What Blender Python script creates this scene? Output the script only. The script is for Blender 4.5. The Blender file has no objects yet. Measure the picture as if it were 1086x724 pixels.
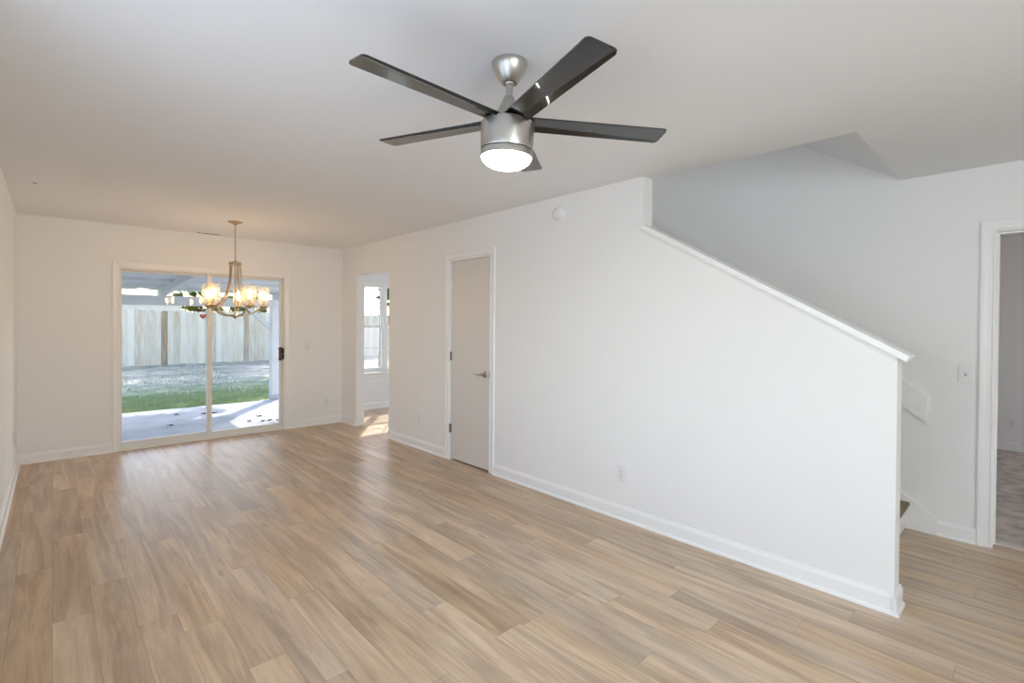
import bpy, bmesh, math, random
from mathutils import Vector, Matrix

scene = bpy.context.scene
COL = scene.collection
R = math.radians
random.seed(7)

# ------------------------------------------------------------------ camera
YAW, PIT, ROL = 0.751482, -0.009247, 0.007443
CAM_H = 1.4051
F = Vector((math.sin(YAW)*math.cos(PIT), math.cos(YAW)*math.cos(PIT), math.sin(PIT)))
Rt = Vector((math.cos(YAW), -math.sin(YAW), 0)); Up = Rt.cross(F)
R2 = Rt*math.cos(ROL) + Up*math.sin(ROL); U2 = Up*math.cos(ROL) - Rt*math.sin(ROL)
cam_data = bpy.data.cameras.new('camera'); cam = bpy.data.objects.new('camera', cam_data); COL.objects.link(cam)
cam.matrix_world = Matrix(((R2.x, U2.x, -F.x, 0), (R2.y, U2.y, -F.y, 0), (R2.z, U2.z, -F.z, CAM_H), (0, 0, 0, 1)))
cam_data.sensor_fit = 'HORIZONTAL'; cam_data.sensor_width = 36
cam_data.lens = 520.76*36/1086
cam_data.shift_y = -(362-348.25)/1086
cam_data.clip_start = 0.05; cam_data.clip_end = 300
scene.camera = cam

# ------------------------------------------------------------------ colour management
scene.view_settings.view_transform = 'Standard'
scene.view_settings.look = 'None'
scene.view_settings.gamma = 1
scene.view_settings.use_curve_mapping = False
scene.view_settings.exposure = 0.0
scene.cycles.use_denoising = True
scene.cycles.max_bounces = 14
scene.cycles.diffuse_bounces = 8
scene.cycles.transparent_max_bounces = 24
scene.cycles.sample_clamp_indirect = 6.0

# ------------------------------------------------------------------ sky, sun, lamps added out of view to brighten the rooms
world = bpy.data.worlds.new('sky'); scene.world = world; world.use_nodes = True
wn = world.node_tree.nodes; wl = world.node_tree.links
bg = wn['Background']; sky = wn.new('ShaderNodeTexSky'); sky.sky_type = 'NISHITA'
sky.sun_disc = False; sky.sun_elevation = R(41); sky.sun_rotation = R(37); sky.altitude = 50
sky.air_density = 1.0; sky.dust_density = 1.6; sky.ozone_density = 1.0
wl.new(sky.outputs[0], bg.inputs[0]); bg.inputs[1].default_value = 0.53

SUN_DIR = Vector((math.sin(R(37))*math.cos(R(41)), math.cos(R(37))*math.cos(R(41)), math.sin(R(41))))
sd = bpy.data.lights.new('sun', 'SUN'); sd.energy = 5.0; sd.angle = R(0.55); sd.color = (1.0, 0.93, 0.82)
sun = bpy.data.objects.new('sun', sd); COL.objects.link(sun); sun.location = (20, 30, 30)
sun.rotation_euler = SUN_DIR.to_track_quat('Z', 'Y').to_euler()

def added_light(name, loc, aim, sx, sy, power, color):
    d = bpy.data.lights.new(name, 'AREA'); d.shape = 'RECTANGLE'; d.size = sx; d.size_y = sy
    d.energy = power; d.color = color
    o = bpy.data.objects.new(name, d); COL.objects.link(o); o.location = loc
    o.rotation_euler = (-Vector(aim)).to_track_quat('Z', 'Y').to_euler()
    return o
FILL_TINT = (0.80, 0.91, 1.0)  # tint of the added kitchen lamp
added_light('added_front_light', (0.55, -2.70, 1.45), (0, 1, 0), 1.2, 1.3, 75, (0.91, 0.99, 1.0))  # added lamp behind the camera, tuned to brighten the walls
added_light('added_side_light', (-0.36, 1.15, 1.45), (1, 0, 0), 2.2, 1.3, 30, (0.66, 0.80, 1.0))  # added lamp in the left wall, out of view, to brighten the partition
added_light('added_bedroom_light', (6.3, -2.70, 1.45), (0, 1, 0), 1.5, 1.3, 22.0, (1.0, 0.92, 0.84))  # added lamp to brighten the carpeted room, source unseen
added_light('added_kitchen_light', (6.70, 6.15, 1.5), (-1, 0, 0), 1.2, 1.1, 16, FILL_TINT)  # added lamp to brighten the kitchen from its unseen side
added_light('added_upstairs_light', (3.75, 5.0, 3.9), (0, -1, -0.1), 0.8, 0.8, 15, (0.93, 0.98, 1.0))  # added lamp to brighten the stairwell; no window is built here

# ------------------------------------------------------------------ helpers
def lin(c):
    return tuple(((v/255)/12.92 if v/255 <= 0.04045 else (((v/255)+0.055)/1.055)**2.4) for v in c) + (1,)

def tag(o, label=None, cat=None, group=None, kind=None):
    if label: o['label'] = label
    if cat: o['category'] = cat
    if group: o['group'] = group
    if kind: o['kind'] = kind
    return o

def empty(name, loc=(0, 0, 0), rz=0.0):
    o = bpy.data.objects.new(name, None); COL.objects.link(o); o.location = loc; o.rotation_euler = (0, 0, rz)
    o.empty_display_size = 0.1
    return o

def copy_tree(o, parent=None):
    c = o.copy(); COL.objects.link(c); c.parent = parent
    for ch in list(o.children): copy_tree(ch, c)
    return c

class MB:
    """collects shapes and links them as one mesh object"""
    def __init__(self): self.bm = bmesh.new(); self.smooth = False
    def box(self, a, b, bevel=0.0, seg=2):
        x0, y0, z0 = a; x1, y1, z1 = b
        t = bmesh.new()
        vs = [t.verts.new(p) for p in ((x0,y0,z0),(x1,y0,z0),(x1,y1,z0),(x0,y1,z0),(x0,y0,z1),(x1,y0,z1),(x1,y1,z1),(x0,y1,z1))]
        for f in ((3,2,1,0),(4,5,6,7),(0,1,5,4),(1,2,6,5),(2,3,7,6),(3,0,4,7)): t.faces.new([vs[i] for i in f])
        if bevel > 0: bmesh.ops.bevel(t, geom=t.edges[:], offset=bevel, segments=seg, affect='EDGES', profile=0.5)
        self.merge(t); return self
    def merge(self, t, mat=None):
        if mat is not None: bmesh.ops.transform(t, matrix=mat, verts=t.verts)
        m = bpy.data.meshes.new('tmp'); t.to_mesh(m); t.free(); self.bm.from_mesh(m); bpy.data.meshes.remove(m)
    def prism(self, pts, axis, a, b):
        """polygon pts in the plane normal to axis, extruded from a to b"""
        def P(p, h):
            if axis == 'x': return (h, p[0], p[1])
            if axis == 'y': return (p[0], h, p[1])
            return (p[0], p[1], h)
        t = bmesh.new()
        A = [t.verts.new(P(p, a)) for p in pts]; B = [t.verts.new(P(p, b)) for p in pts]; n = len(pts)
        t.faces.new(A); t.faces.new(B[::-1])
        for i in range(n): t.faces.new((A[i], B[i], B[(i+1) % n], A[(i+1) % n]))
        bmesh.ops.recalc_face_normals(t, faces=t.faces)
        self.merge(t); return self
    def lathe(self, prof, center=(0, 0, 0), n=40, mat=None, cap=True):
        t = bmesh.new(); rings = []
        for r, z in prof:
            if r < 1e-5: rings.append([t.verts.new((0, 0, z))])
            else: rings.append([t.verts.new((r*math.cos(2*math.pi*i/n), r*math.sin(2*math.pi*i/n), z)) for i in range(n)])
        for A, B in zip(rings, rings[1:]):
            for i in range(n):
                j = (i+1) % n
                if len(A) == 1 and len(B) == 1: continue
                if len(A) == 1: t.faces.new((A[0], B[j], B[i]))
                elif len(B) == 1: t.faces.new((A[i], A[j], B[0]))
                else: t.faces.new((A[i], A[j], B[j], B[i]))
        if cap:
            for ring in (rings[0], rings[-1]):
                if len(ring) > 1: t.faces.new(ring)
        bmesh.ops.recalc_face_normals(t, faces=t.faces)
        M = Matrix.Translation(center)
        if mat is not None: M = M @ mat
        self.merge(t, M); self.smooth = True; return self
    def sweep(self, pts, prof, closed=False, ref=Vector((0, 0, 1)), scale=None):
        """sweep a closed 2-D profile (side, up) along pts"""
        t = bmesh.new(); pts = [Vector(p) for p in pts]; n = len(pts); rings = []
        for i, p in enumerate(pts):
            if closed: d = pts[(i+1) % n]-pts[i-1]
            else: d = pts[min(i+1, n-1)]-pts[max(i-1, 0)]
            d.normalize(); s = d.cross(ref)
            if s.length < 1e-4: s = d.cross(Vector((1, 0.01, 0)))
            s.normalize(); u = s.cross(d).normalized(); k = scale[i] if scale else 1
            rings.append([t.verts.new(p + s*a*k + u*b*k) for a, b in prof])
        m = len(prof)
        for i in range(n if closed else n-1):
            A, B = rings[i], rings[(i+1) % n]
            for j in range(m): t.faces.new((A[j], A[(j+1) % m], B[(j+1) % m], B[j]))
        if not closed: t.faces.new(rings[0][::-1]); t.faces.new(rings[-1])
        bmesh.ops.recalc_face_normals(t, faces=t.faces)
        self.merge(t); return self
    def tube(self, pts, r, n=10, closed=False, scale=None, ref=Vector((0, 0, 1))):
        self.smooth = True
        return self.sweep(pts, [(r*math.cos(2*math.pi*i/n), r*math.sin(2*math.pi*i/n)) for i in range(n)], closed, ref, scale)
    def build(self, name, mat, parent=None, smooth=None, tf=None, angle=40, kind=None, loc=None):
        me = bpy.data.meshes.new(name)
        if tf is not None: bmesh.ops.transform(self.bm, matrix=tf, verts=self.bm.verts)
        if loc is not None: bmesh.ops.transform(self.bm, matrix=Matrix.Translation(-Vector(loc)), verts=self.bm.verts)
        self.bm.to_mesh(me); self.bm.free()
        if mat: me.materials.append(mat)
        if smooth if smooth is not None else self.smooth:
            for p in me.polygons: p.use_smooth = True
            me.set_sharp_from_angle(angle=R(angle))
        o = bpy.data.objects.new(name, me); COL.objects.link(o)
        if loc is not None: o.location = loc
        if parent: o.parent = parent
        if kind: o['kind'] = kind
        return o

def cells(mb, axis, p0, p1, us, vs, holes):
    """slab between p0 and p1 on axis spanning a (u, v) rectangle with rectangular holes; only outer faces"""
    U = sorted(set(us) | {h[0] for h in holes} | {h[1] for h in holes}); V = sorted(set(vs) | {h[2] for h in holes} | {h[3] for h in holes})
    def solid(i, j):
        if i < 0 or j < 0 or i >= len(U)-1 or j >= len(V)-1: return False
        cu, cv = (U[i]+U[i+1])/2, (V[j]+V[j+1])/2
        return not any(h[0] < cu < h[1] and h[2] < cv < h[3] for h in holes)
    def P(h, u, v):
        return (h, u, v) if axis == 'x' else ((u, h, v) if axis == 'y' else (u, v, h))
    t = bmesh.new(); cache = {}
    def V_(h, u, v):
        k = (round(h, 5), round(u, 5), round(v, 5))
        if k not in cache: cache[k] = t.verts.new(P(h, u, v))
        return cache[k]
    for i in range(len(U)-1):
        for j in range(len(V)-1):
            if not solid(i, j): continue
            a, b, c, d = U[i], U[i+1], V[j], V[j+1]
            t.faces.new((V_(p0, a, c), V_(p0, b, c), V_(p0, b, d), V_(p0, a, d)))
            t.faces.new((V_(p1, a, d), V_(p1, b, d), V_(p1, b, c), V_(p1, a, c)))
            for (di, dj, q) in ((-1, 0, ((a, c), (a, d))), (1, 0, ((b, d), (b, c))), (0, -1, ((b, c), (a, c))), (0, 1, ((a, d), (b, d)))):
                if not solid(i+di, j+dj):
                    (ua, va), (ub, vb) = q
                    t.faces.new((V_(p0, ua, va), V_(p0, ub, vb), V_(p1, ub, vb), V_(p1, ua, va)))
    bmesh.ops.recalc_face_normals(t, faces=t.faces)
    mb.merge(t); return mb

# ------------------------------------------------------------------ materials
def mat(name):
    m = bpy.data.materials.new(name); m.use_nodes = True
    return m, m.node_tree.nodes, m.node_tree.links, m.node_tree.nodes['Principled BSDF']

def simple(name, c, rough=0.5, metal=0.0, bump=0.0, bscale=200, var=0.0, vscale=6, spec=0.5):
    m, n, l, b = mat(name)
    b.inputs['Base Color'].default_value = lin(c); b.inputs['Roughness'].default_value = rough; b.inputs['Metallic'].default_value = metal
    b.inputs['Specular IOR Level'].default_value = spec
    tc = n.new('ShaderNodeTexCoord')
    if var > 0:
        nz = n.new('ShaderNodeTexNoise'); nz.inputs['Scale'].default_value = vscale; nz.inputs['Detail'].default_value = 4
        l.new(tc.outputs['Object'], nz.inputs['Vector'])
        mx = n.new('ShaderNodeMix'); mx.data_type = 'RGBA'
        mx.inputs[6].default_value = lin(tuple(v*(1-var) for v in c)); mx.inputs[7].default_value = lin(tuple(min(255, v*(1+var)) for v in c))
        l.new(nz.outputs['Fac'], mx.inputs[0]); l.new(mx.outputs[2], b.inputs['Base Color'])
    if bump > 0:
        nb = n.new('ShaderNodeTexNoise'); nb.inputs['Scale'].default_value = bscale; nb.inputs['Detail'].default_value = 3
        l.new(tc.outputs['Object'], nb.inputs['Vector'])
        bp = n.new('ShaderNodeBump'); bp.inputs['Strength'].default_value = bump; bp.inputs['Distance'].default_value = 0.002
        l.new(nb.outputs['Fac'], bp.inputs['Height']); l.new(bp.outputs[0], b.inputs['Normal'])
    return m

M = {}
M['wall'] = simple('wall_paint', (240, 240, 240), 0.75, bump=0.08, bscale=160, spec=0.3)
M['ceiling'] = simple('ceiling_paint', (236, 237, 239), 0.9, bump=0.15, bscale=120, spec=0.2)
M['trim'] = simple('trim_paint', (243, 243, 243), 0.38)
M['door'] = simple('door_paint', (220, 215, 210), 0.33, bump=0.04, bscale=60)
M['plastic'] = simple('white_plastic', (236, 236, 236), 0.35)
M['slot'] = simple('dark_slot', (40, 40, 42), 0.6)
M['slot_grey'] = simple('grey_slot', (140, 140, 145), 0.5)
M['vinyl'] = simple('door_frame_almond', (233, 230, 225), 0.4)
M['steel'] = simple('satin_nickel', (188, 182, 174), 0.28, 1.0)
M['hinge'] = simple('hinge_nickel', (150, 146, 140), 0.35, 1.0)
M['gold'] = simple('champagne_metal', (188, 168, 142), 0.32, 1.0, var=0.1, vscale=30)
M['wood_handle'] = simple('brown_wood', (96, 58, 36), 0.45, var=0.2, vscale=40)
M['black'] = simple('black_metal', (22, 22, 24), 0.4)
M['red'] = simple('sticker_red', (176, 28, 40), 0.4)
M['white_mark'] = simple('sticker_white', (235, 220, 220), 0.5)
M['tread'] = simple('stair_carpet', (132, 121, 98), 0.95, bump=0.8, bscale=400, var=0.12, vscale=120)
M['patio_paint'] = simple('patio_white_paint', (214, 216, 220), 0.6, var=0.06, vscale=3)
M['house_wall'] = simple('neighbour_siding', (236, 234, 228), 0.7, var=0.03)
M['house_roof'] = simple('neighbour_roof', (150, 122, 104), 0.85, var=0.15, vscale=8)
M['house_glass'] = simple('neighbour_glass', (34, 44, 70), 0.1)
M['bark'] = simple('bark', (88, 72, 58), 0.9, bump=1.0, bscale=30, var=0.25, vscale=12)
M['dead_leaf'] = simple('dead_leaf', (70, 48, 36), 0.8, var=0.3, vscale=30)

def brushed():
    m, n, l, b = mat('brushed_nickel')
    b.inputs['Metallic'].default_value = 1; b.inputs['Base Color'].default_value = lin((196, 192, 186)); b.inputs['Roughness'].default_value = 0.3
    tc = n.new('ShaderNodeTexCoord'); mp = n.new('ShaderNodeMapping'); mp.inputs['Scale'].default_value = (4, 4, 900)
    nz = n.new('ShaderNodeTexNoise'); nz.inputs['Scale'].default_value = 1; nz.inputs['Detail'].default_value = 2
    bp = n.new('ShaderNodeBump'); bp.inputs['Strength'].default_value = 0.06; bp.inputs['Distance'].default_value = 0.001
    l.new(tc.outputs['Object'], mp.inputs[0]); l.new(mp.outputs[0], nz.inputs['Vector']); l.new(nz.outputs['Fac'], bp.inputs['Height'])
    l.new(bp.outputs[0], b.inputs['Normal'])
    b.inputs['Anisotropic'].default_value = 0.6
    return m
M['nickel'] = brushed()

def blade_mat():
    m, n, l, b = mat('gloss_black_blade')
    b.inputs['Roughness'].default_value = 0.3; b.inputs['Specular IOR Level'].default_value = 0.1
    b.inputs['Coat Weight'].default_value = 1.0; b.inputs['Coat Roughness'].default_value = 0.05; b.inputs['Coat IOR'].default_value = 1.55
    tc = n.new('ShaderNodeTexCoord'); mp = n.new('ShaderNodeMapping'); mp.inputs['Scale'].default_value = (3, 60, 60)
    nz = n.new('ShaderNodeTexNoise'); nz.inputs['Scale'].default_value = 1; nz.inputs['Detail'].default_value = 5
    cr = n.new('ShaderNodeValToRGB'); cr.color_ramp.elements[0].color = lin((14, 14, 14)); cr.color_ramp.elements[1].color = lin((26, 26, 25))
    l.new(tc.outputs['Object'], mp.inputs[0]); l.new(mp.outputs[0], nz.inputs['Vector']); l.new(nz.outputs['Fac'], cr.inputs[0]); l.new(cr.outputs[0], b.inputs['Base Color'])
    return m
M['blade'] = blade_mat()

def emit(name, c, strength):
    m, n, l, b = mat(name)
    b.inputs['Base Color'].default_value = lin((245, 240, 230))
    b.inputs['Emission Color'].default_value = lin(c); b.inputs['Emission Strength'].default_value = strength
    b.inputs['Roughness'].default_value = 0.4
    return m
M['fan_light'] = emit('frosted_lit_glass', (255, 248, 216), 46.0)
M['bulb'] = emit('lit_bulb', (255, 210, 150), 72.0)

def glass(name, tint=(255, 255, 255), refl=1.0, bump=0.0, bscale=60, haze=0.0):
    m, n, l, b = mat(name); n.remove(b); out = n['Material Output']
    tr = n.new('ShaderNodeBsdfTransparent'); tr.inputs[0].default_value = lin(tint)
    gl = n.new('ShaderNodeBsdfGlossy'); gl.inputs['Roughness'].default_value = 0.0 if bump == 0 else 0.05
    fr = n.new('ShaderNodeFresnel'); fr.inputs['IOR'].default_value = 1.5
    ge = n.new('ShaderNodeNewGeometry'); inv = n.new('ShaderNodeMath'); inv.operation = 'SUBTRACT'; inv.inputs[0].default_value = 1
    l.new(ge.outputs['Backfacing'], inv.inputs[1])
    mu = n.new('ShaderNodeMath'); mu.operation = 'MULTIPLY'; l.new(fr.outputs[0], mu.inputs[0]); l.new(inv.outputs[0], mu.inputs[1])
    m2 = n.new('ShaderNodeMath'); m2.operation = 'MULTIPLY'; m2.inputs[1].default_value = refl; m2.use_clamp = True; l.new(mu.outputs[0], m2.inputs[0])
    mx = n.new('ShaderNodeMixShader'); l.new(m2.outputs[0], mx.inputs[0]); l.new(tr.outputs[0], mx.inputs[1]); l.new(gl.outputs[0], mx.inputs[2])
    l.new(mx.outputs[0], out.inputs[0])
    if haze > 0:
        tl = n.new('ShaderNodeBsdfTranslucent'); df = n.new('ShaderNodeBsdfDiffuse'); hz = n.new('ShaderNodeMixShader'); hm = n.new('ShaderNodeMixShader'); hm.inputs[0].default_value = haze
        l.new(tl.outputs[0], hz.inputs[1]); l.new(df.outputs[0], hz.inputs[2]); l.new(mx.outputs[0], hm.inputs[1]); l.new(hz.outputs[0], hm.inputs[2]); l.new(hm.outputs[0], out.inputs[0])
    if bump > 0:
        tc = n.new('ShaderNodeTexCoord'); vo = n.new('ShaderNodeTexNoise'); vo.inputs['Scale'].default_value = bscale
        l.new(tc.outputs['Object'], vo.inputs['Vector'])
        bp = n.new('ShaderNodeBump'); bp.inputs['Strength'].default_value = bump; bp.inputs['Distance'].default_value = 0.01
        l.new(vo.outputs['Fac'], bp.inputs['Height']); l.new(bp.outputs[0], gl.inputs['Normal']); l.new(bp.outputs[0], fr.inputs['Normal'])
    return m
M['glass'] = glass('window_glass', refl=1.0)
M['shade_glass'] = glass('seeded_shade_glass', (255, 252, 246), refl=1.2, bump=0.6, bscale=90, haze=0.05)

def screen_mat():
    m, n, l, b = mat('insect_screen'); n.remove(b); out = n['Material Output']
    tr = n.new('ShaderNodeBsdfTransparent'); df = n.new('ShaderNodeBsdfTranslucent'); df.inputs[0].default_value = lin((225, 225, 228))
    d2 = n.new('ShaderNodeBsdfDiffuse'); d2.inputs[0].default_value = lin((190, 190, 195)); m0 = n.new('ShaderNodeMixShader'); m0.inputs[0].default_value = 0.4
    l.new(df.outputs[0], m0.inputs[1]); l.new(d2.outputs[0], m0.inputs[2])
    mx = n.new('ShaderNodeMixShader'); mx.inputs[0].default_value = 0.18
    l.new(tr.outputs[0], mx.inputs[1]); l.new(m0.outputs[0], mx.inputs[2]); l.new(mx.outputs[0], out.inputs[0])
    return m
M['screen'] = screen_mat()

def floor_mat():
    m, n, l, b = mat('oak_plank')
    at = n.new('ShaderNodeAttribute'); at.attribute_name = 'plank'
    sep = n.new('ShaderNodeSeparateColor'); l.new(at.outputs['Color'], sep.inputs[0])
    tc = n.new('ShaderNodeTexCoord')
    off = n.new('ShaderNodeVectorMath'); off.operation = 'SCALE'; off.inputs['Scale'].default_value = 37.0; l.new(at.outputs['Color'], off.inputs[0])
    ad = n.new('ShaderNodeVectorMath'); ad.operation = 'ADD'; l.new(tc.outputs['Object'], ad.inputs[0]); l.new(off.outputs[0], ad.inputs[1])
    def noise(sx, sy, detail, rough=0.5, dist=0.0):
        mp = n.new('ShaderNodeMapping'); mp.inputs['Scale'].default_value = (sx, sy, 1); l.new(ad.outputs[0], mp.inputs[0])
        z = n.new('ShaderNodeTexNoise'); z.inputs['Scale'].default_value = 1; z.inputs['Detail'].default_value = detail; z.inputs['Roughness'].default_value = rough
        z.inputs['Distortion'].default_value = dist; l.new(mp.outputs[0], z.inputs['Vector']); return z
    broad = noise(11, 0.8, 4, 0.6, 1.2); fine = noise(85, 4.0, 5, 0.65, 0.8); cloud = noise(3.5, 1.6, 2)
    cr = n.new('ShaderNodeValToRGB'); e = cr.color_ramp.elements
    e[0].position = 0.28; e[0].color = lin((164, 143, 120)); e[1].position = 0.74; e[1].color = lin((204, 181, 152))
    e1 = cr.color_ramp.elements.new(0.42); e1.color = lin((176, 153, 129)); e2 = cr.color_ramp.elements.new(0.56); e2.color = lin((195, 171, 144))
    l.new(broad.outputs['Fac'], cr.inputs[0])
    mx = n.new('ShaderNodeMix'); mx.data_type = 'RGBA'; mx.blend_type = 'SOFT_LIGHT'; mx.inputs[0].default_value = 0.55
    l.new(cr.outputs[0], mx.inputs[6]); l.new(fine.outputs['Fac'], mx.inputs[7])
    mx2 = n.new('ShaderNodeMix'); mx2.data_type = 'RGBA'; mx2.blend_type = 'SOFT_LIGHT'; mx2.inputs[0].default_value = 0.5
    l.new(mx.outputs[2], mx2.inputs[6]); l.new(cloud.outputs['Fac'], mx2.inputs[7])
    # plank tone
    hs = n.new('ShaderNodeHueSaturation'); mr = n.new('ShaderNodeMapRange'); mr.inputs['To Min'].default_value = 1.01; mr.inputs['To Max'].default_value = 1.17
    l.new(sep.outputs[0], mr.inputs['Value']); l.new(mr.outputs[0], hs.inputs['Value'])
    mr2 = n.new('ShaderNodeMapRange'); mr2.inputs['To Min'].default_value = 0.86; mr2.inputs['To Max'].default_value = 1.1
    l.new(sep.outputs[1], mr2.inputs['Value']); l.new(mr2.outputs[0], hs.inputs['Saturation']); l.new(mx2.outputs[2], hs.inputs['Color'])
    # knots
    kmp = n.new('ShaderNodeMapping'); kmp.inputs['Scale'].default_value = (6.5, 1.7, 1); l.new(ad.outputs[0], kmp.inputs[0])
    vo = n.new('ShaderNodeTexVoronoi'); vo.inputs['Scale'].default_value = 1; l.new(kmp.outputs[0], vo.inputs['Vector'])
    km = n.new('ShaderNodeMapRange'); km.inputs['From Min'].default_value = 0.02; km.inputs['From Max'].default_value = 0.11; km.inputs['To Min'].default_value = 0.45; km.inputs['To Max'].default_value = 0
    l.new(vo.outputs['Distance'], km.inputs['Value'])
    kx = n.new('ShaderNodeMix'); kx.data_type = 'RGBA'; kx.inputs[7].default_value = lin((112, 84, 62)); l.new(km.outputs[0], kx.inputs[0]); l.new(hs.outputs[0], kx.inputs[6])
    # groove between planks
    uv = n.new('ShaderNodeUVMap'); uv.uv_map = 'edge'; su = n.new('ShaderNodeSeparateXYZ'); l.new(uv.outputs[0], su.inputs[0])
    mn = n.new('ShaderNodeMath'); mn.operation = 'MINIMUM'; l.new(su.outputs[0], mn.inputs[0]); l.new(su.outputs[1], mn.inputs[1])
    gr = n.new('ShaderNodeMapRange'); gr.inputs['From Min'].default_value = 0.0006; gr.inputs['From Max'].default_value = 0.0022; gr.inputs['To Min'].default_value = 0.34; gr.inputs['To Max'].default_value = 0
    l.new(mn.outputs[0], gr.inputs['Value'])
    gx = n.new('ShaderNodeMix'); gx.data_type = 'RGBA'; gx.inputs[7].default_value = lin((96, 78, 62)); l.new(gr.outputs[0], gx.inputs[0]); l.new(kx.outputs[2], gx.inputs[6])
    l.new(gx.outputs[2], b.inputs['Base Color'])
    rr = n.new('ShaderNodeMapRange'); rr.inputs['To Min'].default_value = 0.29; rr.inputs['To Max'].default_value = 0.41; l.new(fine.outputs['Fac'], rr.inputs['Value'])
    l.new(rr.outputs[0], b.inputs['Roughness'])
    bp = n.new('ShaderNodeBump'); bp.inputs['Strength'].default_value = 0.10; bp.inputs['Distance'].default_value = 0.002
    l.new(fine.outputs['Fac'], bp.inputs['Height']); l.new(bp.outputs[0], b.inputs['Normal'])
    b.inputs['Specular IOR Level'].default_value = 0.5
    return m
M['floor'] = floor_mat()

def ramp_mat(name, cols, scale, rough, detail=6, bump=0.0, vec_scale=(1, 1, 1), bdist=0.01):
    m, n, l, b = mat(name); tc = n.new('ShaderNodeTexCoord'); mp = n.new('ShaderNodeMapping'); mp.inputs['Scale'].default_value = vec_scale
    nz = n.new('ShaderNodeTexNoise'); nz.inputs['Scale'].default_value = scale; nz.inputs['Detail'].default_value = detail
    cr = n.new('ShaderNodeValToRGB'); k = len(cols)
    cr.color_ramp.elements[0].position = 0.3; cr.color_ramp.elements[0].color = lin(cols[0]); cr.color_ramp.elements[1].position = 0.7; cr.color_ramp.elements[1].color = lin(cols[-1])
    for i in range(1, k-1): cr.color_ramp.elements.new(0.3+0.4*i/(k-1)).color = lin(cols[i])
    l.new(tc.outputs['Object'], mp.inputs[0]); l.new(mp.outputs[0], nz.inputs['Vector']); l.new(nz.outputs['Fac'], cr.inputs[0]); l.new(cr.outputs[0], b.inputs['Base Color'])
    b.inputs['Roughness'].default_value = rough
    if bump:
        bp = n.new('ShaderNodeBump'); bp.inputs['Strength'].default_value = bump; bp.inputs['Distance'].default_value = bdist
        l.new(nz.outputs['Fac'], bp.inputs['Height']); l.new(bp.outputs[0], b.inputs['Normal'])
    return m
M['carpet'] = ramp_mat('grey_carpet', [(172, 160, 152), (200, 190, 182), (220, 212, 204)], 9, 0.95, bump=0.6, bdist=0.01)
M['slab'] = ramp_mat('patio_concrete', [(158, 162, 170), (180, 184, 191), (197, 199, 204)], 2.2, 0.85, bump=0.1)
def lawn_mat():
    m, n, l, b = mat('lawn'); tc = n.new('ShaderNodeTexCoord'); sp = n.new('ShaderNodeSeparateXYZ'); l.new(tc.outputs['Object'], sp.inputs[0])
    nz = n.new('ShaderNodeTexNoise'); nz.inputs['Scale'].default_value = 2.2; nz.inputs['Detail'].default_value = 8; l.new(tc.outputs['Object'], nz.inputs['Vector'])
    n2 = n.new('ShaderNodeTexNoise'); n2.inputs['Scale'].default_value = 0.35; n2.inputs['Detail'].default_value = 3; l.new(tc.outputs['Object'], n2.inputs['Vector'])
    gr = n.new('ShaderNodeValToRGB'); gr.color_ramp.elements[0].position = 0.35; gr.color_ramp.elements[0].color = lin((98, 126, 92)); gr.color_ramp.elements[1].position = 0.68; gr.color_ramp.elements[1].color = lin((166, 174, 138))
    st = n.new('ShaderNodeValToRGB'); st.color_ramp.elements[0].position = 0.3; st.color_ramp.elements[0].color = lin((150, 145, 132)); st.color_ramp.elements[1].position = 0.7; st.color_ramp.elements[1].color = lin((212, 205, 190))
    l.new(nz.outputs['Fac'], gr.inputs[0]); l.new(nz.outputs['Fac'], st.inputs[0])
    # bare straw towards the fence
    mr = n.new('ShaderNodeMapRange'); mr.inputs['From Min'].default_value = 12.0; mr.inputs['From Max'].default_value = 16.0; l.new(sp.outputs[1], mr.inputs['Value'])
    ad = n.new('ShaderNodeMath'); ad.operation = 'ADD'; l.new(mr.outputs[0], ad.inputs[0])
    m3 = n.new('ShaderNodeMapRange'); m3.inputs['From Min'].default_value = 0.3; m3.inputs['From Max'].default_value = 0.7; m3.inputs['To Min'].default_value = -0.35; m3.inputs['To Max'].default_value = 0.35
    l.new(n2.outputs['Fac'], m3.inputs['Value']); l.new(m3.outputs[0], ad.inputs[1]); ad.use_clamp = True
    mx = n.new('ShaderNodeMix'); mx.data_type = 'RGBA'; l.new(ad.outputs[0], mx.inputs[0]); l.new(gr.outputs[0], mx.inputs[6]); l.new(st.outputs[0], mx.inputs[7])
    l.new(mx.outputs[2], b.inputs['Base Color']); b.inputs['Roughness'].default_value = 0.95
    return m
M['lawn'] = lawn_mat()
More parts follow.
